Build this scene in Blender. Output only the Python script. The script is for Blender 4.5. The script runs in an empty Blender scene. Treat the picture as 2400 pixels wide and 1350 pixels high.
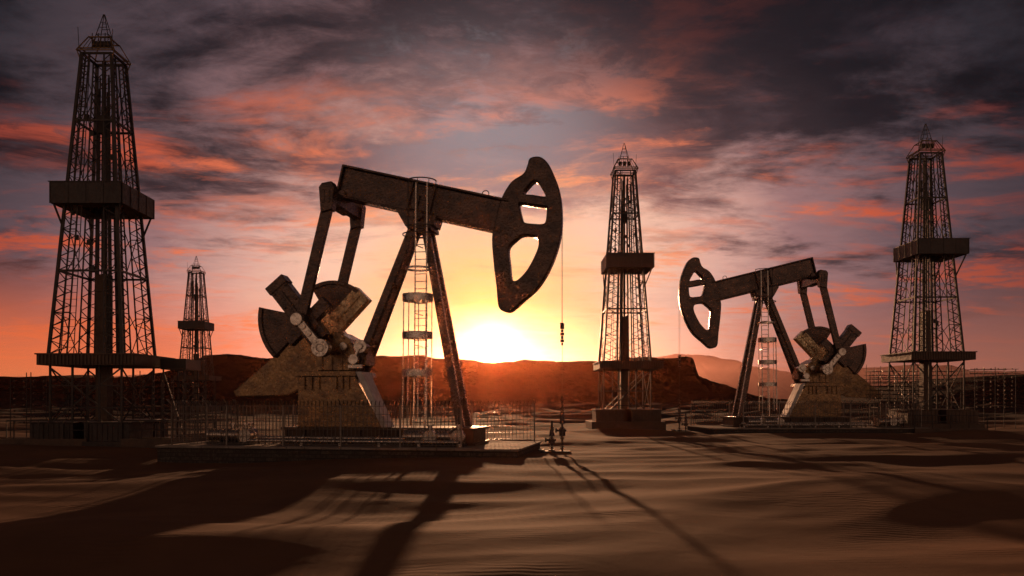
import bpy, math, random
from mathutils import Vector, Matrix, noise
random.seed(7)
scene=bpy.context.scene
COL=scene.collection
# ------------------------------------------------------------------ materials
class NT:
    def __init__(s,tree): s.t=tree; s.n=tree.nodes; s.l=tree.links
    def node(s,ty,**k):
        n=s.n.new(ty)
        for a,b in k.items(): setattr(n,a,b)
        return n
    def put(s,sock,v):
        if isinstance(v,bpy.types.NodeSocket): s.l.new(v,sock)
        elif v is not None: sock.default_value=v
    def m(s,op,a,b=None,c=None,clamp=False):
        n=s.node('ShaderNodeMath',operation=op,use_clamp=clamp)
        s.put(n.inputs[0],a)
        if b is not None: s.put(n.inputs[1],b)
        if c is not None: s.put(n.inputs[2],c)
        return n.outputs[0]
    def ramp(s,fac,stops,interp='LINEAR'):
        n=s.node('ShaderNodeValToRGB'); n.color_ramp.interpolation=interp
        e=n.color_ramp.elements
        while len(e)<len(stops): e.new(0.5)
        for i,(p,c) in enumerate(stops):
            e[i].position=p; e[i].color=(c[0],c[1],c[2],1) if hasattr(c,'__len__') else (c,c,c,1)
        s.put(n.inputs[0],fac); return n.outputs[0]
    def mix(s,f,a,b,bt='MIX'):
        n=s.node('ShaderNodeMix',data_type='RGBA',blend_type=bt)
        s.put(n.inputs[0],f)
        for i,v in ((6,a),(7,b)):
            if not isinstance(v,bpy.types.NodeSocket): v=(v[0],v[1],v[2],1)
            s.put(n.inputs[i],v)
        return n.outputs[2]
    def noise(s,vec,scale,detail=4,rough=.55,dist=0):
        n=s.node('ShaderNodeTexNoise'); s.put(n.inputs['Vector'],vec)
        n.inputs['Scale'].default_value=scale; n.inputs['Detail'].default_value=detail
        n.inputs['Roughness'].default_value=rough; n.inputs['Distortion'].default_value=dist
        return n.outputs[0]
    def mr(s,v,a,b,c=0.,d=1.,smooth=True):
        n=s.node('ShaderNodeMapRange'); n.interpolation_type='SMOOTHSTEP' if smooth else 'LINEAR'
        s.put(n.inputs[0],v)
        for i,q in enumerate((a,b,c,d)): n.inputs[i+1].default_value=q
        return n.outputs[0]

def mat(name,c1,c2,metal=.0,r1=.5,r2=.7,scale=3,bump=.3,bscale=12,bdist=.02,stretch=None,spec=.5):
    m=bpy.data.materials.new(name); m.use_nodes=True; t=NT(m.node_tree)
    b=t.n['Principled BSDF']; tc=t.node('ShaderNodeTexCoord'); v=tc.outputs['Object']
    if stretch:
        mp=t.node('ShaderNodeMapping'); mp.inputs['Scale'].default_value=stretch; t.l.new(v,mp.inputs[0]); v=mp.outputs[0]
    n1=t.noise(v,scale,8,.66,.3); n2=t.noise(v,bscale,5,.6,.6)
    f=t.mr(n1,.30,.70)
    t.put(b.inputs['Base Color'],t.mix(f,c1,c2))
    t.put(b.inputs['Roughness'],t.mr(n2,.3,.7,r1,r2))
    b.inputs['Metallic'].default_value=metal; b.inputs['Specular IOR Level'].default_value=spec
    bp=t.node('ShaderNodeBump'); bp.inputs['Strength'].default_value=bump; bp.inputs['Distance'].default_value=bdist
    t.put(bp.inputs['Height'],t.m('ADD',n2,t.m('MULTIPLY',n1,.6))); t.l.new(bp.outputs[0],b.inputs['Normal'])
    return m
M_RUST=mat('worn_rusty_steel',(.125,.078,.062),(.055,.042,.04),.88,.14,.38,2.2,.5,9,.035,(1,1,1.6))
M_BRONZE=mat('worn_bronze_plate',(.30,.18,.09),(.13,.082,.055),.88,.16,.40,2.5,.5,8,.03)
M_GLINT=mat('bronze_sun_glint',(1.0,.76,.46),(.32,.21,.12),.97,.07,.32,3,.9,6,.06)  # bronze with the sun's gold glints put into its bright base colour
M_WIRE=mat('galvanised_wire',(.13,.10,.085),(.09,.068,.06),.5,.3,.5,5,.2,20,.01)
M_STEEL=mat('dark_steel',(.03,.023,.021),(.052,.038,.033),.5,.35,.6,1.5,.3,20,.01)
M_GALV=mat('bare_steel',(.70,.60,.52),(.30,.24,.2),.92,.12,.34,6,.3,25,.01)
M_POST=mat('fence_post_steel',(.24,.19,.16),(.17,.135,.11),.6,.3,.5,6,.3,25,.01)
M_PALE=mat('pale_painted_plate',(.6,.55,.52),(.35,.3,.27),.3,.3,.55,3,.4,9,.02)
M_DARK=mat('black_painted_panel',(.03,.02,.018),(.05,.033,.028),.25,.4,.65,1.2,.4,9,.02)
M_YEL=mat('faded_yellow_steel',(.22,.12,.045),(.10,.06,.03),.3,.4,.6,3,.3,15,.01)
M_BROWN=mat('brown_painted_steel',(.11,.06,.037),(.065,.037,.025),.2,.45,.7,1.2,.4,9,.02)
M_CONC=mat('weathered_concrete',(.30,.24,.20),(.18,.14,.115),0,.8,.95,1.5,.5,14,.03,None,.15)
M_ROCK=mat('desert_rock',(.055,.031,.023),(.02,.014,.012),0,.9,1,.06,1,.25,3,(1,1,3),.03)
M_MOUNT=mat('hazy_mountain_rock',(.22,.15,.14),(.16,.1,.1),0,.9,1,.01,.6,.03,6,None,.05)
def brickmat():
    m=bpy.data.materials.new('stone_masonry'); m.use_nodes=True; t=NT(m.node_tree)
    b=t.n['Principled BSDF']; tc=t.node('ShaderNodeTexCoord'); s=t.node('ShaderNodeSeparateXYZ'); t.l.new(tc.outputs['Object'],s.inputs[0])
    c=t.node('ShaderNodeCombineXYZ'); t.put(c.inputs[0],t.m('ADD',s.outputs[0],s.outputs[1])); t.put(c.inputs[1],s.outputs[2])
    br=t.node('ShaderNodeTexBrick'); t.l.new(c.outputs[0],br.inputs[0])
    br.inputs['Scale'].default_value=1; br.inputs['Brick Width'].default_value=.42; br.inputs['Row Height'].default_value=.14
    br.inputs['Mortar Size'].default_value=.012
    br.inputs['Color1'].default_value=(.11,.08,.065,1); br.inputs['Color2'].default_value=(.06,.042,.035,1); br.inputs['Mortar'].default_value=(.015,.012,.01,1)
    n=t.noise(tc.outputs['Object'],9,5,.6)
    t.put(b.inputs['Base Color'],t.mix(t.mr(n,.3,.7),br.outputs[0],(.035,.025,.02)))
    b.inputs['Roughness'].default_value=.85
    bp=t.node('ShaderNodeBump'); bp.inputs['Strength'].default_value=.8; bp.inputs['Distance'].default_value=.03
    t.put(bp.inputs['Height'],t.m('SUBTRACT',n,br.outputs[1])); t.l.new(bp.outputs[0],b.inputs['Normal'])
    return m
M_BRICK=brickmat()
def sandmat():
    m=bpy.data.materials.new('desert_sand'); m.use_nodes=True; t=NT(m.node_tree)
    b=t.n['Principled BSDF']; tc=t.node('ShaderNodeTexCoord'); v=tc.outputs['Object']
    n1=t.noise(v,.12,5,.6,.4); n2=t.noise(v,1.1,6,.6,.5); n3=t.noise(v,60,3,.6)
    c=t.mix(t.mr(n1,.35,.65),(.22,.106,.058),(.155,.075,.043))
    c=t.mix(t.mr(n2,.35,.75,0,.25),c,(.12,.06,.037))
    s=t.node('ShaderNodeSeparateXYZ'); t.l.new(v,s.inputs[0])
    nf=t.noise(v,.03,5,.6,.5)
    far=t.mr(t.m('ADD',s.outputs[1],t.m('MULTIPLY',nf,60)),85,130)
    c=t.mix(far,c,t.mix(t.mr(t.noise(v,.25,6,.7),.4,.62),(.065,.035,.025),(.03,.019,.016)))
    t.put(b.inputs['Base Color'],c); b.inputs['Roughness'].default_value=.95; b.inputs['Specular IOR Level'].default_value=.04
    rp=t.noise(v,.9,4,.55,.5)
    b1=t.node('ShaderNodeBump'); b1.inputs['Strength'].default_value=.15; b1.inputs['Distance'].default_value=.10; t.put(b1.inputs['Height'],rp)
    wv=t.node('ShaderNodeTexWave'); wv.bands_direction='Y'; wv.inputs['Scale'].default_value=1.9; wv.inputs['Distortion'].default_value=11; wv.inputs['Detail'].default_value=3; wv.inputs['Detail Scale'].default_value=.45
    t.l.new(v,wv.inputs[0])
    b3=t.node('ShaderNodeBump'); t.put(b3.inputs['Strength'],t.mr(t.noise(v,.22,3,.5),.45,.66,0,.2)); b3.inputs['Distance'].default_value=.03; t.put(b3.inputs['Height'],wv.outputs[1])
    b2=t.node('ShaderNodeBump'); b2.inputs['Strength'].default_value=.3; b2.inputs['Distance'].default_value=.008; t.put(b2.inputs['Height'],n3)
    t.l.new(b1.outputs[0],b3.inputs['Normal']); t.l.new(b3.outputs[0],b2.inputs['Normal']); t.l.new(b2.outputs[0],b.inputs['Normal'])
    return m
M_SAND=sandmat()
# ------------------------------------------------------------------ mesh builder
class MB:
    def __init__(s,m=1): s.v=[]; s.f=[]; s.m=m
    def add(s,vs,fs):
        o=len(s.v); s.v+= [(p[0]*s.m,p[1],p[2]) for p in vs]
        for f in fs:
            g=[i+o for i in f]
            if s.m<0: g.reverse()
            s.f.append(g)
        return s
    def box(s,x0,x1,y0,y1,z0,z1):
        return s.add([(x0,y0,z0),(x1,y0,z0),(x1,y1,z0),(x0,y1,z0),(x0,y0,z1),(x1,y0,z1),(x1,y1,z1),(x0,y1,z1)],
          [(0,3,2,1),(4,5,6,7),(0,1,5,4),(1,2,6,5),(2,3,7,6),(3,0,4,7)])
    def strut(s,a,b,w,h=None,up=(0,1,0)):
        h=h or w; a=Vector(a); b=Vector(b); d=(b-a).normalized(); u=Vector(up)
        if abs(d.dot(u))>.95: u=Vector((1,0,0))
        r=d.cross(u).normalized()*w/2; q=r.cross(d).normalized()*h/2
        vs=[a-r-q,a+r-q,a+r+q,a-r+q,b-r-q,b+r-q,b+r+q,b-r+q]
        return s.add([tuple(p) for p in vs],[(0,1,2,3),(7,6,5,4),(0,4,5,1),(1,5,6,2),(2,6,7,3),(3,7,4,0)])
    def cyl(s,a,b,r,n=12,r2=None):
        r2=r if r2 is None else r2; a=Vector(a); b=Vector(b); d=(b-a).normalized()
        u=Vector((0,0,1)) if abs(d.z)<.9 else Vector((1,0,0)); p=d.cross(u).normalized(); q=d.cross(p)
        vs=[];
        for i in range(n):
            t=2*math.pi*i/n; k=p*math.cos(t)+q*math.sin(t); vs.append(tuple(a+k*r)); 
        for i in range(n):
            t=2*math.pi*i/n; k=p*math.cos(t)+q*math.sin(t); vs.append(tuple(b+k*r2))
        fs=[tuple(range(n-1,-1,-1)),tuple(range(n,2*n))]+[(i,(i+1)%n,n+(i+1)%n,n+i) for i in range(n)]
        fs=[tuple(reversed(f)) for f in fs]
        return s.add(vs,fs)
    def prism(s,pts,y0,y1):
        n=len(pts); ar=sum(pts[i][0]*pts[(i+1)%n][1]-pts[(i+1)%n][0]*pts[i][1] for i in range(n))
        if ar<0: pts=pts[::-1]
        vs=[(p[0],y0,p[1]) for p in pts]+[(p[0],y1,p[1]) for p in pts]
        return s.add(vs,[tuple(range(n)),tuple(range(2*n-1,n-1,-1))]+[((i+1)%n,i,n+i,n+(i+1)%n) for i in range(n)])
    def ring(s,c,r,w,h,a0=0,a1=360,n=20,axis='z'):
        pts=[]
        for i in range(n+1):
            t=math.radians(a0+(a1-a0)*i/n)
            if axis=='z': pts.append((c[0]+r*math.cos(t),c[1]+r*math.sin(t),c[2]))
            elif axis=='y': pts.append((c[0]+r*math.cos(t),c[1],c[2]+r*math.sin(t)))
            else: pts.append((c[0],c[1]+r*math.cos(t),c[2]+r*math.sin(t)))
        for i in range(n): s.strut(pts[i],pts[i+1],w,h,up=(0,0,1) if axis=='z' else ((0,1,0) if axis=='y' else (1,0,0)))
        return s
    def obj(s,name,ma,parent=None,bevel=0,smooth=False,kind=None):
        me=bpy.data.meshes.new(name); me.from_pydata(s.v,[],s.f); me.materials.append(ma); me.validate(); me.update()
        o=bpy.data.objects.new(name,me); COL.objects.link(o)
        if smooth:
            for p in me.polygons: p.use_smooth=True
            md=o.modifiers.new('edge','EDGE_SPLIT'); md.split_angle=math.radians(40)
        if bevel:
            md=o.modifiers.new('bevel','BEVEL'); md.width=bevel; md.segments=2; md.limit_method='ANGLE'; md.angle_limit=math.radians(35)
        if parent: o.parent=parent
        if kind: o['kind']=kind
        return o
def thing(name,label,cat,loc,rz=0,group=None):
    e=bpy.data.objects.new(name,None); e.empty_display_size=.5; COL.objects.link(e)
    e.location=loc; e.rotation_euler=(0,0,rz); e['label']=label; e['category']=cat
    if group: e['group']=group
    return e
def catmull(p,k=5):
    n=len(p); out=[]
    for i in range(n):
        a,b,c,d=[Vector(p[(i+j)%n]) for j in (-1,0,1,2)]
        for s in range(k):
            t=s/k; out.append(tuple(.5*((2*b)+(c-a)*t+(2*a-5*b+4*c-d)*t*t+(3*b-a-3*c+d)*t**3)))
    return out
def plate_with_holes(name,outer,holes,half,bev,m,ma,parent):
    cu=bpy.data.curves.new(name,'CURVE'); cu.dimensions='2D'; cu.fill_mode='BOTH'; cu.extrude=half-bev; cu.bevel_depth=bev; cu.bevel_resolution=2; cu.offset=-bev
    for L in [outer]+holes:
        sp=cu.splines.new('POLY'); sp.points.add(len(L)-1); sp.use_cyclic_u=True
        for i,(x,z) in enumerate(L): sp.points[i].co=(x*m,z,0,1)
    o=bpy.data.objects.new('tmp',cu); COL.objects.link(o)
    bpy.context.view_layer.update(); dg=bpy.context.evaluated_depsgraph_get()
    me=bpy.data.meshes.new_from_object(o.evaluated_get(dg)); bpy.data.objects.remove(o)
    me.transform(Matrix.Rotation(math.pi/2,4,'X')); me.materials.clear(); me.materials.append(ma)
    q=bpy.data.objects.new(name,me); COL.objects.link(q); q.parent=parent; return q
# ------------------------------------------------------------------ pumpjack
def pumpjack(loc,rz,m,label,cable_end=2.2):
    P=thing('pumpjack',label,'pumpjack',loc,rz,'pumpjacks in the desert oil field')
    A=math.radians(14.1); ex=(math.cos(A),-math.sin(A)); eh=(math.sin(A),math.cos(A)); pv=(0,9.72)
    def bp(s,h): return (pv[0]+s*ex[0]+h*eh[0], pv[1]+s*ex[1]+h*eh[1])
    def bq(b,s0,s1,h0,h1,y0,y1): b.prism([bp(s0,h0),bp(s1,h0),bp(s1,h1),bp(s0,h1)],y0,y1)
    b=MB(m)
    bq(b,-3.42,3.3,-.55,.55,-.2,.2); bq(b,-3.45,3.3,.55,.64,-.36,.36); bq(b,-3.45,3.3,-.64,-.55,-.36,.36)
    bq(b,-3.5,-3.42,-.64,.64,-.37,.37)
    for s in (-.55,.35): bq(b,s,s+.07,-.54,.54,-.34,-.2); bq(b,s,s+.07,-.54,.54,.2,.34)
    b.prism([bp(-.45,-.5),bp(-.12,-.5),bp(-.12,.1),bp(-.25,.1)],-.33,-.2)
    b.prism([bp(-.05,-.5),bp(.3,-.5),bp(.18,.05),bp(.05,.05)],-.33,-.2)
    b.obj('walking_beam',M_RUST,P,.025)
    b=MB(m); c=bp(2.35,.7); b.ring((c[0],-.1,c[1]),.13,.03,.03,n=14,axis='y'); b.obj('lifting_eye',M_STEEL,P)
    outer=[(4.083,10.81),(4.166,11.05),(4.364,11.12),(4.611,11.05),(4.859,10.78),(5.106,10.24),(5.27,9.68),(5.337,9.03),(5.32,8.30),(5.156,7.57),(4.859,6.84),(4.446,6.19),(3.951,5.71),(3.505,5.33),(3.21,5.30),(3.01,5.50),(2.93,6.27),(2.83,7.08),(2.76,8.06),(2.85,8.54),(3.04,9.35),(3.21,9.84),(3.51,10.24),(3.93,10.50)]
    outer=[(x+(.05 if x>4.2 else -.04 if x<3.2 else 0),z) for x,z in outer]
    hA=[(3.93,9.75),(4.14,10.03),(4.33,10.2),(4.48,10.14),(4.63,9.9),(4.76,9.66),(4.72,9.6),(4.3,9.68)]
    hB=[(3.8,9.38),(4.3,9.29),(4.79,9.2),(4.82,9.1),(4.78,8.68),(4.66,8.57),(4.3,8.59),(4.0,8.64),(3.9,8.75),(3.82,9.03),(3.77,9.3)]
    hC=[(3.36,7.70),(3.654,8.02),(3.918,8.17),(4.364,8.10),(4.50,7.95),(4.46,7.6),(4.116,6.92),(3.753,6.52),(3.539,6.46),(3.45,6.6),(3.40,7.1)]
    plate_with_holes('horse_head',catmull(outer),[catmull(h,4) for h in (hA,hB,hC)],.26,.05,m,M_RUST,P)
    # samson post
    b=MB(m)
    for y in (-1,1):
        b.strut((.12,y*.3,8.65),(1.62,y*.6,.8),.30,.26); b.strut((-.35,y*.3,8.65),(-3.5,y*.6,.85),.29,.26)
    for z in (2.0,4.2,6.4):
        f=(8.65-z)/7.85; x=.12+1.5*f; yy=.3+.3*f; b.strut((x,-yy,z),(x,yy,z),.14)
        x=-.35-3.15*f; b.strut((x,-yy,z),(x,yy,z),.14)
    b.prism([(-.62,8.62),(.5,8.62),(.62,9.0),(-.95,9.32),(-.95,9.2)],-.5,.5)
    b.box(-.5,.42,-.62,.62,8.46,8.62)
    b.cyl((-.1,-.62,9.0),(-.1,.62,9.0),.2,16)
    b.box(1.35,2.0,-1.0,1.0,.83,.92)
    b.obj('samson_post',M_RUST,P,.025)
    # ladder with cage
    b=MB(m); lx=.12; ly=-.85
    def lyf(z): return ly-.25*(8.6-z)/8
    for dx in (-.22,.22): b.strut((lx+dx,lyf(.9),.9),(lx+dx,lyf(10.2),10.2),.045)
    z=1.1
    while z<10.1: b.cyl((lx-.22,lyf(z),z),(lx+.22,lyf(z),z),.016,6); z+=.28
    for z,hh in ((2.95,.24),(4.35,.24),(5.75,.26)): b.ring((lx,lyf(z)-.36,z),.56,.02,hh,0,360,24)
    b.ring((lx,lyf(6.85)-.34,6.85),.48,.02,.08,0,360,22)
    for a in (180,215,250,290,325,360):
        t=math.radians(a); b.strut((lx+.56*math.cos(t),lyf(2)-.36+.56*math.sin(t),1.3),(lx+.54*math.cos(t),lyf(5.8)-.36+.54*math.sin(t),5.9),.032)
    for z in (2.2,4.0,5.2,7.8,8.4): b.strut((lx-.2,lyf(z),z),(lx-.1,-.3,z),.03); b.strut((lx+.2,lyf(z),z),(lx+.1,-.3,z),.03)
    b.obj('caged_ladder',M_GALV,P)
    b=MB(m)
    for z in (10.3,8.55): b.ring((.05,-.55,z),.56,.025,.04,170,370,20)
    for a in (180,225,270,315,360):
        t=math.radians(a); b.strut((.05+.56*math.cos(t),-.55+.56*math.sin(t),8.5),(.05+.56*math.cos(t),-.55+.56*math.sin(t),10.3),.02)
    b.obj('safety_hoop',M_STEEL,P)
    b=MB(m); b.ring((-.05,-.6,8.25),.62,.02,.045,0,360,20); b.obj('safety_hoop',M_STEEL,P)
    for y in (-1.5,1.5):
        b=MB(m); b.strut((-3.36,y,9.2),(-4.43,y,4.98),.4,.22)
        q=[(-3.55,9.0),(-3.12,9.1),(-3.02,9.95),(-3.12,10.15),(-3.5,10.1),(-3.62,9.95)]
        b.prism(q,y-.22,y+.22)
        for k in (-.1,.1): b.box(-3.33+k-.05,-3.33+k+.05,y-.25,y+.25,9.35,9.85)
        b.cyl((-4.43,y-.3,4.98),(-4.43,y+.3,4.98),.28,20)
        b.obj('pitman_arm',M_RUST,P,.015)
    b=MB(m); b.box(-3.5,-3.12,-1.28,1.28,9.42,9.88); b.box(-3.56,-3.06,-.5,.5,9.36,9.42)
    b.cyl((-3.3,-.3,10.02),(-3.3,.3,10.02),.17,14); b.obj('equalizer_beam',M_RUST,P,.015)
    b=MB(m); b.prism([(-4.1,3.08),(-2.6,3.08),(-2.5,3.6),(-2.75,4.3),(-3.3,4.6),(-3.85,4.4),(-4.1,3.9)],-.8,.8)
    for x in (-3.9,-3.5,-3.1,-2.75): b.box(x,x+.06,-.86,.86,3.08,3.6)
    for x,z in ((-2.7,4.25),(-3.0,4.45),(-3.6,4.5),(-3.95,4.2)): b.cyl((x,-.9,z-.12),(x,.9,z-.12),.05,8)
    b.cyl((-3.49,-1.75,3.89),(-3.49,1.75,3.89),.22,18); b.box(-2.5,-2.2,-.5,.5,3.3,4.05); b.cyl((-2.35,-.6,3.9),(-2.35,-.3,3.9),.2,14)
    b.obj('gearbox',M_BRONZE,P,.02)
    b=MB(m); b.cyl((-2.3,-.9,4.0),(-2.3,-.5,4.0),.26,16); b.cyl((-2.3,-.97,4.0),(-2.3,-.9,4.0),.12,12); b.cyl((-2.55,-1.0,3.5),(-2.55,-.8,3.5),.2,16); b.cyl((-2.95,-1.0,4.0),(-2.95,-.8,4.0),.16,16)
    b.box(-2.75,-2.2,-1.0,-.82,3.15,3.3); b.strut((-2.55,-.92,3.5),(-2.3,-.92,4.0),.1,.06)
    b.obj('brake_drum',M_GALV,P,.01)
    def bar(b,p,q,w,y0,y1):
        p=Vector(p); q=Vector(q); d=(q-p).normalized(); n=Vector((-d.y,d.x))*w/2
        b.prism([tuple(p+n),tuple(q+n),tuple(q-n),tuple(p-n)],y0,y1)
    for sy in (-1,1):
        y=sorted((sy*.95,sy*1.2)); yo=sorted((sy*.88,sy*1.38)); yc=sorted((sy*1.66,sy*1.86))
        b=MB(m)
        bar(b,(-3.42,3.8),(-4.5,5.07),.30,*yc)
        b.cyl((-3.49,yc[0]-.08,3.89),(-3.49,yc[1]+.08,3.89),.34,22); b.cyl((-4.43,yc[0]-.08,4.98),(-4.43,yc[1]+.08,4.98),.24,22)
        for t in (.25,.5,.75):
            cx=-3.49-.94*t; cz=3.89+1.09*t; b.cyl((cx,yc[0]-.05,cz),(cx,yc[1]+.05,cz),.12,12)
        for a in range(6):
            t=math.radians(60*a); b.cyl((-3.49+.25*math.cos(t),yc[0]-.12,3.89+.25*math.sin(t)),(-3.49+.25*math.cos(t),yc[1]+.12,3.89+.25*math.sin(t)),.035,6)
        b.ring((-3.49,sy*1.95,3.89),.14,.04,.04,axis='y'); b.obj('crank_arm',M_GALV,P,.01,False)
        b=MB(m); c=(-4.2,5.1)
        if sy<0:
            bar(b,(-5.62,6.5),(-3.75,4.2),.80,*yo); bar(b,(-3.5,5.7),(-5.1,4.2),.5,yo[0]+.05,yo[1]-.05)
            bar(b,(-5.62,6.5),(-5.4,6.23),.88,yo[0]-.03,yo[1]+.03)
            secs=((168,226,2.1,M_RUST),)
            bar(b,(-5.3,6.1),(-4.2,4.72),.12,yo[0]-.06,yo[1]+.06)
            for u in (-.28,.28):
                for f in (0,.33,.66,1): 
                    x=-5.35+1.3*f+u*.77; z=6.17-1.6*f+u*.63; b.cyl((x,yo[0]-.05,z),(x,yo[1]+.05,z),.055,8)
        else:
            bar(b,(-4.9,5.7),(-3.6,4.1),.6,yo[0]+.02,yo[1]-.02); bar(b,(-2.9,6.3),(-4.6,4.55),.78,*yo)
            secs=((48,122,1.72,M_RUST),)
            bar(b,(-3.0,6.2),(-4.0,5.17),.12,yo[0]-.06,yo[1]+.06)
            for f in (0,.5,1): x=-3.15-.7*f+.18; z=6.05-.72*f-.2; b.cyl((x,yo[0]-.05,z),(x,yo[1]+.05,z),.06,8)
        cw=b.obj('counterweight',M_RUST if sy<0 else M_GLINT,P,.04)
        for a0,a1,Rr,mm in secs:
            b=MB(m)
            def arc(R,r0=0): return [(c[0]+R*math.cos(math.radians(a0+(a1-a0)*i/16)),c[1]+R*math.sin(math.radians(a0+(a1-a0)*i/16))) for i in range(17)]
            b.prism([c]+arc(Rr),*y)
            b.prism(arc(Rr+.02)+arc(Rr-.14)[::-1],y[0]-.08,y[1]+.08)
            b.obj('counterweight_segment',mm,cw,.02)
    b=MB(m); b.prism([(-5.4,4.94),(-6.1,4.5),(-8.84,2.3),(-8.75,2.1),(-6.4,2.15),(-5.2,2.7),(-4.1,3.3),(-4.7,4.6)],1.42,1.62)
    b.obj('crank_guard_plate',M_BRONZE,P,.02)
    b=MB(m); b.prism([(-4.76,.9),(-1.35,.9),(-2.42,2.84),(-4.74,2.84)],-1.1,-.3); b.box(-4.7,-2.6,-.3,1.1,.9,2.84)
    b.prism([(-4.9,2.85),(-2.35,2.85),(-2.42,3.05),(-4.85,3.05)],-1.16,1.16)
    for x in (-4.5,-4.2,-3.9,-3.2,-2.95,-2.7): b.box(x,x+.07,-1.19,-1.1,2.35,2.84)
    b.obj('gearbox_pedestal',M_BRONZE,P,.015)
    b=MB(m); b.prism([(-1.34,.9),(-1.12,.9),(-2.12,3.02),(-2.38,3.02)],-1.2,-.25); b.obj('sloping_end_plate',M_PALE,P,.02)
    b=MB(m); b.box(-5.4,2.3,-1.25,1.25,.25,.34); b.box(-5.4,2.3,-1.25,1.25,.8,.9); b.box(-5.3,2.2,-1.1,1.1,.34,.8)
    x=-5.2
    while x<2.2: b.box(x,x+.06,-1.22,1.22,.34,.8); x+=.74
    b.obj('skid_base',M_BROWN,P,.01)
    b=MB(m); hx=5.38
    for y in (-.12,.12): b.cyl((hx,y,8.9),(hx,y,4.75),.007,6)
    b.cyl((hx,0,4.6),(hx,0,cable_end-.4),.009,8); b.obj('bridle_cable',M_STEEL,P)
    b=MB(m)
    for z0,z1,r in ((4.62,4.76,.08),(4.5,4.6,.05),(4.38,4.48,.08),(4.24,4.36,.05),(4.12,4.22,.08),(4.0,4.1,.04)): b.cyl((hx,0,z0),(hx,0,z1),r,10)
    b.box(hx-.06,hx+.06,-.2,.2,4.76,4.84); b.obj('carrier_bar',M_RUST,P)
    return P
def xf(loc,rz,x,y,z=0):
    c,s=math.cos(rz),math.sin(rz); return (loc[0]+x*c-y*s,loc[1]+x*s+y*c,loc[2]+z)
def wellhead(loc,rz,h,label):
    W=thing('wellhead',label,'wellhead',loc,rz,'wellheads beside the pumpjacks')
    b=MB(); b.cyl((0,0,-.6),(0,0,h),.04,12)
    z=.15
    while z<h-.1: b.cyl((0,0,z),(0,0,z+.04),.085,14); b.cyl((0,0,z+.06),(0,0,z+.10),.085,14); z+=.36
    b.cyl((-.22,0,h*.4),(.16,0,h*.4),.04,10); b.cyl((-.25,0,h*.4),(-.21,0,h*.4),.09,12)
    b.cyl((0,0,h*.52),(0,0,h*.75),.11,12,.07); b.cyl((0,0,h*.3),(0,0,h*.44),.12,12); b.obj('wellhead_body',M_RUST,W,0,True)
    b=MB(); b.ring((0,-.2,h*.4),.1,.02,.02,n=14,axis='y'); b.cyl((0,-.2,h*.4),(0,0,h*.4),.016,6)
    for a in (0,60,120):
        t=math.radians(a); b.strut((-.1*math.cos(t),-.2,h*.4-.1*math.sin(t)),(.1*math.cos(t),-.2,h*.4+.1*math.sin(t)),.014)
    b.obj('hand_wheel',M_RUST,W)
    b=MB(); b.box(-.4,.3,-.25,.25,.0,.07); b.box(-.5,-.3,-.2,.2,.07,.12); b.obj('base_plate',M_STEEL,W)
    return W
def transfer_pump(loc,rz):
    T=thing('transfer_pump','grey steel transfer pump on the concrete pad','pump',loc,rz,'transfer pumps beside the pumpjacks')
    b=MB(); b.cyl((-.3,0,.35),(.3,0,.35),.22,18); b.cyl((-.36,0,.35),(-.3,0,.35),.27,18); b.cyl((.3,0,.35),(.36,0,.35),.27,18)
    for i in range(7): b.cyl((-.24+i*.075,0,.35),(-.215+i*.075,0,.35),.245,18)
    b.obj('motor_housing',M_GALV,T,0,True)
    b=MB(); b.cyl((.36,0,.35),(.6,0,.35),.07,10); b.cyl((.6,-.16,.35),(.6,.16,.35),.25,18); b.cyl((.6,0,.35),(.6,0,.78),.07,10); b.cyl((.6,0,.74),(.6,0,.8),.14,12)
    b.obj('pump_casing',M_GALV,T,0,True)
    b=MB(); b.box(-.4,.85,-.22,.22,0,.1); b.box(-.25,-.15,-.15,.15,.1,.2); b.box(.15,.25,-.15,.15,.1,.2); b.obj('mounting_foot',M_DARK,T)
def fence(loc,rz,length,lean):
    F=thing('security_fence','wire mesh security fence with slanted spiked top','fence',loc,rz,'security fences around the pumpjacks')
    h=1.5; n=max(2,round(length/2.4)); pm=None
    for i in range(n+1):
        x=length*i/n
        if pm is None:
            b=MB(); b.strut((0,0,0),(0,0,h),.05); b.strut((0,0,h),(0,lean*.22,h+.22),.03); pm=b.obj('post',M_POST,F)
        else:
            o=pm.copy(); COL.objects.link(o); o.parent=F; o.location=(x,0,0)
    b=MB()
    k=int(length/.15)
    for i in range(k+1):
        x=length*i/k; b.strut((x,0,.05),(x,0,h),.018); b.strut((x,0,h),(x+.1,lean*.2,h+.16),.022)
    for z in (.08,.35,.62,.9,1.17,1.46): b.strut((0,0,z),(length,0,z),.016,.016,up=(0,0,1))
    b.obj('wire_mesh',M_WIRE,F)
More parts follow.
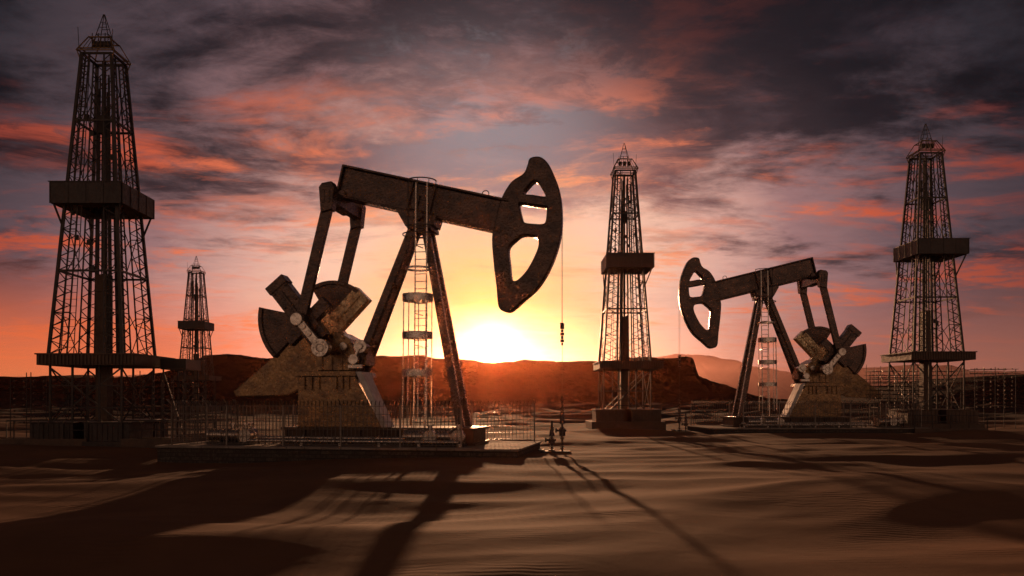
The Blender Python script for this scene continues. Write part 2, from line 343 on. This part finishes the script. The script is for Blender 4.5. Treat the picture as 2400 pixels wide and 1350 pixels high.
def pump_site(loc,rz,m,label):
    pumpjack(loc,rz,m,label)
    S=thing('stone_foundation','low stone-walled platform with pale coping stones under the pumpjack','foundation',loc,rz,'stone foundations of the pumpjacks')
    b=MB(m); b.box(-9.3,4.2,-3.2,2.4,-1.3,.18); b.obj('masonry_wall',M_BRICK,S)
    b=MB(m); x=-9.36
    rr=random.Random(3)
    while x<4.2:
        w=rr.uniform(.5,.8); e=min(x+w,4.26); d=rr.uniform(-.012,.012)
        b.box(x+.008,e-.008,-3.28+d,-2.75,.183,.265+d); b.box(x+.008,e-.008,2.0,2.46+d,.183,.25+d); x+=w
    y=-2.74
    while y<1.98:
        w=min(.65,1.99-y); b.box(-9.36,-8.9,y+.008,y+w-.008,.183,.25); b.box(3.8,4.26,y+.008,y+w-.008,.183,.25); y+=w
    b.obj('coping',M_CONC,S,.012)
    b=MB(m); b.box(-8.89,3.79,-2.74,1.99,.181,.245); b.obj('concrete_slab',M_CONC,S)
    z=.25
    def L(x,y): return xf(loc,rz,x*m,y,z)
    if m>0:
        fence(L(-9.1,-2.6),rz,11.2,-1); fence(L(-9.1,2.2),rz,13.1,-1)
    else:
        fence(L(2.1,-2.6),rz,11.2,-1); fence(L(4.0,2.2),rz,13.1,-1)
    fence(L(-9.1,-2.6),rz+math.pi/2,4.8,m)
    for x,y in ((-7.7,-1.7),(-7.0,-2.0),(.2,-2.0),(1.2,-1.8),(-7.4,-.9)): transfer_pump(L(x,y),rz)
    Q=thing('pipeline','grey steel pipeline with flanges lying on the concrete pad','pipe',xf(loc,rz,0,0,0),rz,'pipelines beside the pumpjacks')
    b=MB(m)
    for y,zz in ((-1.55,.5),(-2.25,.42)):
        b.cyl((-6.2,y,zz),(1.9,y,zz),.075,12); x=-5.8
        while x<1.8: b.cyl((x,y,zz),(x+.06,y,zz),.14,14); b.box(x+.2,x+.3,y-.05,y+.05,.245,zz-.06); x+=1.5
    b.obj('pipe_run',M_GALV,Q,0,True)
    for x in (-3.9,-1.1,1.4):
        b=MB(m); b.cyl((x,-1.55,.5),(x,-1.55,.85),.03,8); b.ring((x,-1.55,.85),.13,.025,.025,n=14); b.strut((x-.13,-1.55,.85),(x+.13,-1.55,.85),.02)
        b.obj('valve_wheel',M_RUST,Q)
    wellhead(xf(loc,rz,5.38*m,0,-.05),rz,2.1,'tall wellhead with flanged valves beneath the pumpjack cable')
    wellhead(xf(loc,rz,5.0*m,-.1,-.05),rz,1.2,'short wellhead with hand wheel beside the taller one')
L1=(-3.404,31,0); R1=math.radians(-10)
L2=(16.14,51.5,0); R2=math.radians(3)
pump_site(L1,R1,1,'large rusty pumpjack with curved horse head on fenced stone platform')
pump_site(L2,R2,-1,'rusty pumpjack nodding the opposite way on a fenced platform')
# ------------------------------------------------------------------ derricks
def derrick(x,y,label,zd=4.0,side=1,H=20.,seed=1,bx=0,bz=0):
    rr=random.Random(seed)
    D=thing('drilling_derrick',label,'derrick',(x,y,0),0,'tall lattice drilling derricks')
    w=lambda z:1.65-.0695*(z-4.0)
    zt=17.9; nb=22; zs=[zd+(zt-zd)*i/nb for i in range(nb+1)]
    b=MB()
    def face(fn,up):
        for s in (-1,1):
            b.strut(fn(s,1,zd),fn(s,1,zt),.06,up=up)
            b.strut(fn(s*.5,1,zd),fn(s*.5,1,zt),.055,up=up)
            for i in range(nb):
                a,c=zs[i],zs[i+1]; h=(a+c)/2
                b.strut(fn(s,1,a),fn(s*.5,1,h),.034,up=up); b.strut(fn(s*.5,1,h),fn(s,1,c),.034,up=up)
                if i%3==0: b.strut(fn(s,1,a),fn(s*.5,1,a),.04,up=up)
        for i in (0,6,12,17,22): 
            b.strut(fn(-1,1,zs[i]),fn(1,1,zs[i]),.09,up=up)
            if i<22: b.strut(fn(-.5,1,zs[i]),fn(.5,1,zs[min(i+3,22)]),.03,up=up); b.strut(fn(.5,1,zs[i]),fn(-.5,1,zs[min(i+3,22)]),.03,up=up)
    for sg in (-1,1):
        face(lambda u,k,z:(u*w(z),sg*w(z),z),(0,1,0)); face(lambda u,k,z:(sg*w(z),u*w(z),z),(1,0,0))
    for sx in (-1,1):
        for sy in (-1,1): b.strut((sx*w(zd),sy*w(zd),zd),(sx*w(zt),sy*w(zt),zt),.12)
    b.obj('lattice_tower',M_STEEL,D)
    b=MB()
    for i in range(15):
        a=rr.uniform(-.75,.75); c=rr.uniform(-.7,.7); k=.62
        b.cyl((a,c,zd),(a*k,c*k,rr.uniform(15.5,17.7)),rr.choice((.025,.035,.05)),6)
    b.box(-.07,.07,-.07,.07,8,17.8); b.box(-.2,.2,-.2,.2,14.4,15.2)
    b.cyl((0,0,8),(0,0,11),.09,10)
    for i in range(14):
        zz=rr.uniform(zd+.5,16.5); a=w(zz)*rr.uniform(-.8,.8); b.box(a-.07,a+.07,-w(zz)*.9,-w(zz)*.9+.12,zz,zz+rr.uniform(.15,.3))
    b.obj('pipe_stand',M_STEEL,D)
    b=MB(); b.box(-.27,.27,-.27,.27,-.3,7.8)
    for zz in range(1,8): b.box(-.31,.31,-.31,.31,zz,zz+.08)
    b.obj('central_column',M_BROWN,D)
    b=MB()
    for dx in (.1,.42): b.strut((-w(zd)*dx/.42*.2-.3-dx,-w(zd)-.08,zd),(-.3*.5-dx,-w(zt)-.08,zt),.03)
    n=45
    for i in range(n):
        f=i/n; zz=zd+(zt-zd)*f; yy=-w(zd)+(w(zd)-w(zt))*f-.08
        x0=(-w(zd)*.1/.42*.2-.4)*(1-f)+(-.25)*f; x1=(-w(zd)*.2-.72)*(1-f)+(-.57)*f
        b.strut((x0,yy,zz),(x1,yy,zz),.02)
    b.obj('climbing_ladder',M_STEEL,D)
    b=MB(); W=1.58; z0,z1=10.78+bz,11.72+bz
    for a in (-1,1):
        b.box(-W,W,a*W-.05,a*W+.05,z0,z1); b.box(a*W-.05,a*W+.05,-W+.05,W-.05,z0,z1)
    b.box(-W+.05,W-.05,-W+.05,-.75,z0+.02,z0+.1); b.box(-W+.05,W-.05,.75,W-.05,z0+.02,z0+.1)
    b.box(-W+.05,-.75,-.75,.75,z0+.02,z0+.1); b.box(.75,W-.05,-.75,.75,z0+.02,z0+.1)
    for i in range(5):
        q=-W+i*2*W/4
        for a in (-1,1): b.box(q-.015,q+.015,a*(W+.06)-.01,a*(W+.06)+.01,z0,z1); b.box(a*(W+.06)-.01,a*(W+.06)+.01,q-.015,q+.015,z0,z1)
    b.box(-W-.09,W+.09,-W-.09,-W-.05,z1,z1+.04)
    for sx in (-1,1):
        for sy in (-1,1): b.strut((sx*W*.95,sy*W*.95,z0),(sx*w(9.9)-bx,sy*w(9.9),9.8),.07)
    o=b.obj('racking_platform',M_DARK,D); o.location=(bx,0,0)
    b=MB(); xa,xb=(-1.95,2.4) if side>0 else (-1.95,2.1)
    b.box(xa,xb,-2.05,2.05,zd-.5,zd-.01)
    q=xa+.1
    while q<xb: b.box(q,q+.05,-2.1,2.1,zd-.48,zd-.04); q+=.16
    b.box(xa-.04,xb+.04,-2.14,2.14,zd-.04,zd+.02)
    b.obj('drill_floor',M_BROWN,D)
    b=MB(); k=side
    b.box(min(k*2.5,k*3.7),max(k*2.5,k*3.7),.3,2.1,zd-.6,zd-.1)
    for xx in (2.6,3.6): b.strut((k*xx,.4,0),(k*xx,.4,zd-.6),.06); b.strut((k*xx,2.0,0),(k*xx,2.0,zd-.6),.06)
    b.strut((k*3.6,.4,.2),(k*2.6,.4,zd-.7),.05)
    if y<45: b.obj('side_landing',M_STEEL,D)
    b=MB()
    for xx in (-1.6,-.6,.6,1.6):
        for yy in (-1.6,1.6):
            b.strut((xx,yy,-.3),(xx,yy,zd-.5),.08)
    for yy in (-1.6,1.6):
        b.strut((-1.6,yy,.9),(1.6,yy,zd-.6),.06); b.strut((1.6,yy,.9),(-1.6,yy,zd-.6),.06)
    for xx in (-1.6,1.6):
        b.strut((xx,-1.6,.9),(xx,1.6,zd-.6),.05,up=(1,0,0)); b.strut((xx,1.6,.9),(xx,-1.6,zd-.6),.05,up=(1,0,0))
    for zz in (1.6,2.6):
        for yy in (-1.6,1.6): b.strut((-1.6,yy,zz),(1.6,yy,zz),.05)
    b.obj('substructure',M_STEEL,D)
    b=MB(); b.box(-2.5,2.5,-2.3,2.3,-.8,.5 if y>45 else .12); q0=.5 if y>45 else .12
    b.box(-2.2,-.3,-2.1,.4,q0,q0+.8); b.box(.2,2.2,-2.15,.2,q0,q0+.8); b.box(-1.2,2.1,.6,2.1,q0,q0+.9)
    for q in range(8): b.box(-2.1+q*.23,-2.06+q*.23,-2.13,-2.1,q0+.05,q0+.77); b.box(.3+q*.23,.34+q*.23,-2.18,-2.15,q0+.05,q0+.77)
    b.box(-2.25,-.25,-2.15,.45,q0+.8,q0+.85); b.box(.15,2.25,-2.2,.25,q0+.8,q0+.85)
    b.obj('base_housing',M_DARK if y<45 else M_BROWN,D,.01)
    b=MB(); c0=.68
    for zz,e in ((18.0,.88),(18.12,.8),(18.75,.5)):
        for a in (-1,1): b.strut((-e,a*e*.9,zz),(e,a*e*.9,zz),.05); b.strut((a*e*.9,-e,zz),(a*e*.9,e,zz),.05)
    for sx in (-1,1):
        for sy in (-1,1):
            b.strut((sx*.88,sy*.8,18),(sx*.5,sy*.45,18.75),.04); b.strut((sx*c0,sy*c0,17.4),(sx*.85,sy*.78,18.0),.04)
    for i in range(-4,5): b.strut((i*.2,-.8,18.05),(i*.12,-.46,18.75),.02)
    b.obj('crown_platform',M_YEL,D)
    b=MB()
    for a in (-.3,0,.3):
        b.strut((a-.1,-.3,18.2),(a-.1,-.3,19.0),.03); b.cyl((a-.1,-.2,18.5),(a+.1,-.2,18.5),.16,12)
    for sx in (-1,1):
        for sy in (-1,1): b.strut((sx*.34,sy*.25,18.7),(sx*.02,sy*.02,H),.028)
        b.strut((sx*.27,-.19,19.0),(sx*.27,.19,19.0),.03)
    for zz,e in ((19.0,.27),(19.35,.18),(19.6,.12)): b.strut((-e,-e*.7,zz),(e,-e*.7,zz),.022); b.strut((-e,e*.7,zz),(e,e*.7,zz),.022)
    b.strut((-.8,-.7,18.1),(-.85,-.7,19.1),.02); b.strut((.7,-.7,18.1),(.75,-.7,19.0),.02)
    b.obj('crown_mast',M_STEEL,D)
def pipe_rack(x,y,length,rz=0,seed=1,z0=.9,z1=3.0):
    rr=random.Random(seed)
    R=thing('pipe_rack','open steel rack of stacked horizontal pipes beside the derrick','pipe rack',(x,y,0),rz,'pipe racks beside the derricks')
    b=MB(); n=int(length/.9)
    for i in range(n+1):
        q=length*i/n; b.strut((q,0,-.4),(q,0,z1+rr.uniform(-.1,.3)),.03); b.strut((q,1.2,-.4),(q,1.2,z1+rr.uniform(-.1,.3)),.03)
        b.strut((q,0,z0),(q,1.2,z0),.03,up=(1,0,0)); b.strut((q,0,z1-.2),(q,1.2,z1-.2),.03,up=(1,0,0))
    b.obj('rack_frame',M_STEEL,R)
    b=MB(); z=z0
    while z<z1:
        for yy in (0.04,1.16): b.cyl((-rr.uniform(.05,.4),yy,z),(length+rr.uniform(.05,.4),yy,z),.018,6)
        q=.15
        while q<length: b.box(q-.02,q+.02,-.01,.09,z-.03,z+.06); q+=.45
        z+=.27
    b.obj('stacked_pipe',M_RUST,R)
derrick(-19.1,37.3,'towering dark steel lattice drilling derrick with boxed racking platform',4.0,1,seed=1)
derrick(7.87,55.9,'dark lattice drilling derrick on low brown base beside the mesa',4.6,1,seed=2,bx=.2,bz=.25)
derrick(27.0,52.0,'tall lattice drilling derrick on wide brown base with pipe racks',5.0,-1,seed=3,bx=.3,bz=.45)
derrick(-39.4,99.4,'small-looking lattice drilling derrick rising over the low hills',5.0,1,seed=4)
pipe_rack(-22.8,36.2,2.8,0,1); pipe_rack(-17.0,36.4,3.0,0,2); pipe_rack(-22.0,39.5,5.5,0,3)
pipe_rack(29.4,50.6,2.6,0,4,1.5,4.0); pipe_rack(23.2,50.4,2.4,0,5,1.5,3.6); pipe_rack(25,55,6,0,8,1.8,4.2)
for (x,y,l,r) in ((-22.9,34.8,4.2,.05),(-17.2,35.0,3.6,-.08),(24.5,48.4,4.5,.02)):
    T=thing('steel_skid','flat rusty steel skid lying half buried in the sand','skid',(x,y,.02),r,'steel skids lying near the derricks')
    b=MB(); b.box(0,l,0,.12,-.2,.22); b.box(0,l,1.3,1.42,-.2,.22); q=.1
    while q<l: b.box(q,q+.09,.12,1.3,.02,.16); q+=.55
    b.obj('skid_frame',M_BROWN,T)
    b=MB()
    for yy in (.1,1.4): b.strut((0,yy,1.0),(l,yy,1.0),.04); b.strut((0,yy,.6),(l,yy,.6),.03)
    for i in range(5): b.strut((l*i/4,.1,.2),(l*i/4,.1,1.0),.04); b.strut((l*i/4,1.4,.2),(l*i/4,1.4,1.0),.04)
    b.obj('hand_rail',M_STEEL,T)
# ------------------------------------------------------------------ ground
def ss(a,b,x):
    t=max(0,min(1,(x-a)/(b-a))); return t*t*(3-2*t)
def gh(x,y):
    N=noise.noise
    u=x*.90+y*.34; v=y*.95-x*.30
    w=1.2*N((x*.06,y*.06,11))
    r1=1-abs(N((u*.040+3,v*.085+1+w*.3,0)))*2.2
    r2=N((u*.09,v*.17+7,3))
    r3=1-math.sqrt(N((u*.075+9,v*.16+2+w*.4,6))**2+.004)*2.4
    r4=1-math.sqrt(N((u*.17+1,v*.34+5+w*.6,8))**2+.006)*2.2
    r5=1-math.sqrt(N((u*.35+4,v*.7+2+w,5))**2+.008)*2
    h=.22*(r1-.6)+.16*r2+.16*(r3-.5)+.085*(r4-.5)+.032*r5+.006*N((x*.5,y*.9,5))
    far=ss(60,170,y)
    h*=1+4.0*far
    h+=far*(.9*N((x*.018,y*.03,9))+.5*abs(N((x*.09,y*.12,2)))+.4)
    for px,py,r in ((-5.5,31,9),(18.5,51.5,9),(-19.1,37.3,5),(27,52,5),(7.9,55.9,5)):
        d=math.hypot((x-px),(y-py)*1.5); k=1-ss(r*.6,r*1.2,d); 
        h=h*(1-k*.75)-.05*k
    h+=-.50*math.exp(-((x+13)/6)**2-((y-26)/6)**2)-.06*math.exp(-((x-16)/12)**2-((y-46)/4)**2)
    e=math.hypot(x,y); h*=1-ss(1500,2600,e); 
    h-=.2*(1-ss(3,9,e))
    return h
def axis(lo,hi,base,fac,c=0):
    out=[c]; p=c
    while p<hi: p+=max(base,fac*abs(p-c)); out.append(min(p,hi))
    p=c; neg=[]
    while p>lo: p-=max(base,fac*abs(p-c)); neg.append(max(p,lo))
    return neg[::-1]+out
xs=axis(-3000,3000,.16,.017); ys=axis(-60,4000,.13,.015,8)
verts=[(x,y,gh(x,y)) for y in ys for x in xs]; nx=len(xs); ny=len(ys)
faces=[(j*nx+i,j*nx+i+1,(j+1)*nx+i+1,(j+1)*nx+i) for j in range(ny-1) for i in range(nx-1)]
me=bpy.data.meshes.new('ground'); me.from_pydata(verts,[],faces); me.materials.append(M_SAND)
me.polygons.foreach_set('use_smooth',[True]*len(me.polygons)); me.update()
g=bpy.data.objects.new('ground',me); COL.objects.link(g); g['kind']='structure'; g['label']='rippled brown desert sand with low dunes'; g['category']='sand'
# ------------------------------------------------------------------ hills
def interp(P,x):
    if x<=P[0][0]: return P[0][1]
    for (a,b),(c,d) in zip(P,P[1:]):
        if x<=c: return b+(d-b)*(x-a)/(c-a)
    return P[-1][1]
def hill(name,label,P,y0,talus,depth,ma,rough,nx=420,frac=.55,cliff=8,fs=.03,top=.22):
    x0,x1=P[0][0],P[-1][0]; offs=[-talus*1.15+talus*1.15*i/36 for i in range(36)]+[cliff*i/8 for i in range(9)]+[cliff+depth*((i+1)/12) for i in range(12)]
    V=[];
    for o in offs:
        for i in range(nx):
            x=x0+(x1-x0)*i/(nx-1); hp=interp(P,x)
            wob=18*noise.noise((x*fs*.6,0,4))+9*noise.noise((x*fs*2.3,3,2))+4*noise.noise((x*fs*6,5,2))
            oo=o+wob*talus/60
            f=frac*ss(-talus,0,oo)**1.2+(1-frac)*ss(0,cliff,oo)
            if oo>cliff+depth*.6: f*=1-.9*ss(cliff+depth*.6,cliff+depth,oo)
            n=rough*(noise.fractal((x*fs,o*fs,7),1,2,5)*.9+.5*abs(noise.noise((x*fs*4,o*fs,1))))
            V.append((x,y0+o,hp*f+n*hp*.10*min(1,f*4)*(1 if oo<cliff*.5 else top)-.5))
    F=[(j*nx+i,j*nx+i+1,(j+1)*nx+i+1,(j+1)*nx+i) for j in range(len(offs)-1) for i in range(nx-1)]
    me=bpy.data.meshes.new(name); me.from_pydata(V,[],F); me.materials.append(ma); me.polygons.foreach_set('use_smooth',[True]*len(F)); me.update()
    o=bpy.data.objects.new(name,me); COL.objects.link(o); o['kind']='structure'; o['label']=label; o['category']='hill'
k=320/1867.
P=[((px-1200)*k,(940-py)*k+1.9) for px,py in ((-900,900),(-300,890),(0,876),(60,870),(120,876),(300,882),(385,870),(430,856),(480,832),(520,827),(570,829),(620,834),(700,848),(800,842),(880,830),(940,833),(1000,833),(1100,843),(1150,850),(1200,843),(1230,836),(1330,838),(1420,839),(1520,832),(1600,834),(1620,840),(1632,880),(1655,893),(1700,905),(1800,930),(1900,936))]
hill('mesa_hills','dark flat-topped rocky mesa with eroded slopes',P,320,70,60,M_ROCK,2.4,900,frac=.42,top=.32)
k=200/1867.
P=[((px-1200)*k,(940-py)*k+1.9) for px,py in ((1950,940),(2050,930),(2180,905),(2260,893),(2340,880),(2400,872),(2700,860),(3200,880))]
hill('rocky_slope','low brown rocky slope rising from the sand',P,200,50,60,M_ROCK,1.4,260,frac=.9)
k=1700/1867.
P=[((px-1200)*k,(940-py)*k+1.9) for px,py in ((-600,890),(0,880),(500,874),(1000,866),(1250,850),(1400,842),(1500,836),(1580,830),(1650,838),(1700,850),(1780,860),(1900,868),(2000,857),(2100,858),(2190,850),(2260,861),(2400,868),(2700,858),(3200,890))]
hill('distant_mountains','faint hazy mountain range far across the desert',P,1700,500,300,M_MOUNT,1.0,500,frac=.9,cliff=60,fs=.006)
# ------------------------------------------------------------------ haze (real scattering air over the plain)
def haze(y0,y1,dens,top,col):
    vm=bpy.data.materials.new('dusty_air'); vm.use_nodes=True; t=NT(vm.node_tree)
    for n in list(t.n): t.n.remove(n)
    vo=t.node('ShaderNodeOutputMaterial'); vs=t.node('ShaderNodeVolumeScatter'); vs.inputs['Color'].default_value=(*col,1); vs.inputs['Density'].default_value=dens; vs.inputs['Anisotropy'].default_value=.93
    t.l.new(vs.outputs[0],vo.inputs['Volume'])
    b=MB(); b.box(-2500,2500,y0,y1,-5,top); hz=b.obj('dusty_air',vm); hz['kind']='structure'; hz['label']='thin dusty evening air over the desert'; hz['category']='haze'
haze(-100,420,.00005,60,(1,.30,.13)); haze(421,3500,.00035,55,(1,.5,.42))
# ------------------------------------------------------------------ world
w=bpy.data.worlds.new('World'); scene.world=w; w.use_nodes=True; t=NT(w.node_tree)
for n in list(t.n): t.n.remove(n)
out=t.node('ShaderNodeOutputWorld'); bg=t.node('ShaderNodeBackground'); t.l.new(bg.outputs[0],out.inputs[0])
tc=t.node('ShaderNodeTexCoord'); sp=t.node('ShaderNodeSeparateXYZ'); t.l.new(tc.outputs['Generated'],sp.inputs[0])
X,Y,Z=sp.outputs
az=t.m('ARCTAN2',X,Y); el=t.m('ARCSINE',Z)
SAZ,SEL=-.0241,.0640
def dist(a,b,a0=SAZ,e0=SEL): return t.m('SQRT',t.m('ADD',t.m('POWER',t.m('MULTIPLY',t.m('SUBTRACT',az,a0),a),2),t.m('POWER',t.m('MULTIPLY',t.m('SUBTRACT',el,e0),b),2)))
zz=t.m('ADD',t.m('MAXIMUM',Z,0),.10)
cp=t.node('ShaderNodeCombineXYZ'); t.put(cp.inputs[0],t.m('DIVIDE',X,zz)); t.put(cp.inputs[1],t.m('DIVIDE',Y,zz))
cv=cp.outputs[0]
def off(v,x,y,sx=1,sy=1):
    n=t.node('ShaderNodeMapping'); n.inputs['Location'].default_value=(x,y,0); n.inputs['Scale'].default_value=(sx,sy,1); t.l.new(v,n.inputs[0]); return n.outputs[0]
nA=t.noise(off(cv,3.1,1.7,1,1.15),1.0,12,.60,.35)
nB=t.noise(off(cv,9.3,4.2,1,1.7),1.0,12,.63,.5)
nB2=t.noise(off(cv,4.3,12.2,1,1.7),1.3,12,.63,.6)
nF=t.noise(off(cv,2.3,7.2,1,1.4),6,10,.68,.4)
nC=t.noise(off(cv,1.3,8.2),.45,4,.5,.2)
d=t.m('ADD',dist(1,1.12),t.m('MULTIPLY',t.m('SUBTRACT',nC,.5),.14))
d=t.m('ADD',d,t.m('MULTIPLY',t.m('SUBTRACT',nF,.5),.08))
dn=t.m('MULTIPLY',d,1/1.6,clamp=True)
def R(v): return v/1.6
base=t.ramp(dn,[(0,(1,.72,.26)),(R(.06),(1,.57,.18)),(R(.13),(1,.57,.29)),(R(.21),(.94,.57,.41)),(R(.30),(.70,.39,.32)),(R(.40),(.32,.17,.17)),(R(.52),(.11,.073,.086)),(R(.66),(.033,.028,.036)),(R(1.0),(.04,.028,.034)),(R(1.5),(.05,.035,.04))])
cloud=t.ramp(dn,[(0,(.95,.5,.18)),(R(.12),(.75,.34,.18)),(R(.21),(.48,.22,.17)),(R(.30),(.18,.09,.09)),(R(.40),(.048,.033,.038)),(R(.52),(.016,.0138,.018)),(R(.66),(.008,.0074,.010)),(R(1.3),(.03,.022,.022))])
wisp=t.ramp(dn,[(0,(1,.7,.28)),(R(.15),(1,.50,.24)),(R(.3),(.92,.25,.12)),(R(.48),(.55,.10,.05)),(R(.66),(.18,.032,.028)),(R(1.1),(.04,.025,.025))])
nAe=t.m('ADD',nA,t.m('MULTIPLY',t.m('SUBTRACT',el,.26),.95))
nAe=t.m('ADD',nAe,t.m('MULTIPLY',t.m('SUBTRACT',nF,.5),.18))
mA=t.m('MULTIPLY',t.mr(nAe,.42,.60),t.mr(el,.03,.22,.45,1.))
c=t.mix(mA,base,cloud)
gap=t.m('MULTIPLY',t.mr(dist(1,1.5,-.03,.335),.02,.25,1,0),t.mr(t.m('ADD',nA,t.m('MULTIPLY',t.m('SUBTRACT',nF,.5),.6)),.40,.56,.25,1))
c=t.mix(gap,c,(.29,.24,.255))
br=t.m('MULTIPLY',t.mr(t.noise(off(cv,5.2,3.4,1,1.2),1.9,10,.64,.4),.52,.72),t.mr(el,.2,.42,.0,.3))
c=t.mix(br,c,t.mix(1.0,base,(.95,.95,1.0),'MULTIPLY'))
def wmask(n,a,b,k): 
    q=t.m('MULTIPLY',t.mr(n,a,b),t.mr(el,.28,.41,1.,.09))
    q=t.m('MULTIPLY',q,t.mr(nF,.38,.56,.28,1))
    return t.m('MULTIPLY',t.m('MULTIPLY',q,t.mr(d,.10,.28,.4,1)),k)
c=t.mix(wmask(nB2,.51,.66,.7),c,t.mix(.35,wisp,base))
c=t.mix(wmask(nB,.515,.64,1.),c,wisp)
hb=t.m('MULTIPLY',t.mr(el,.02,.17,1,0),t.mr(dist(1,1),.08,.40,0,1))
hc=t.mix(t.mr(az,-.15,.35),(.90,.17,.05),(.34,.115,.08))
c=t.mix(t.m('MULTIPLY',hb,t.mr(t.m('ABSOLUTE',az),.8,1.4,.88,.0)),c,hc)
ag=t.m('MULTIPLY',t.mr(el,.05,.7,1,0),t.mr(t.m('ABSOLUTE',az),1.5,2.5,0,1))
c=t.mix(ag,c,(.44,.27,.185))
di=dist(1,1)
def expo(s,k): return t.m('MULTIPLY',t.m('EXPONENT',t.m('MULTIPLY',t.m('DIVIDE',di,s),-1)),k)
def addv(c,f,col):
    v1=t.node('ShaderNodeVectorMath',operation='SCALE'); v1.inputs[0].default_value=col; t.put(v1.inputs['Scale'],f)
    va=t.node('ShaderNodeVectorMath',operation='ADD'); t.put(va.inputs[0],c); t.put(va.inputs[1],v1.outputs[0]); return va.outputs[0]
c=addv(c,expo(.0075,18),(1,.85,.5)); c=addv(c,expo(.020,.8),(1,.60,.10)); c=addv(c,expo(.08,.12),(1,.30,.0))
t.put(bg.inputs[0],c); bg.inputs[1].default_value=1.0
# ------------------------------------------------------------------ sun
sl=bpy.data.lights.new('sun','SUN'); sl.energy=4.3; sl.angle=math.radians(.7); sl.color=(1,.47,.23)
so=bpy.data.objects.new('sun',sl); COL.objects.link(so)
e=math.radians(5.3); dirv=Vector((math.sin(SAZ)*math.cos(e),math.cos(SAZ)*math.cos(e),math.sin(e)))
so.rotation_euler=dirv.to_track_quat('Z','Y').to_euler()
# ------------------------------------------------------------------ camera
cd=bpy.data.cameras.new('camera'); cd.lens=28; cd.sensor_width=36; cd.shift_y=.1104; cd.clip_end=8000
co=bpy.data.objects.new('camera',cd); COL.objects.link(co); co.location=(0,0,1.9); co.rotation_euler=(math.radians(90),0,0); scene.camera=co
scene.view_settings.view_transform='Standard'; scene.view_settings.look='None'; scene.view_settings.exposure=0
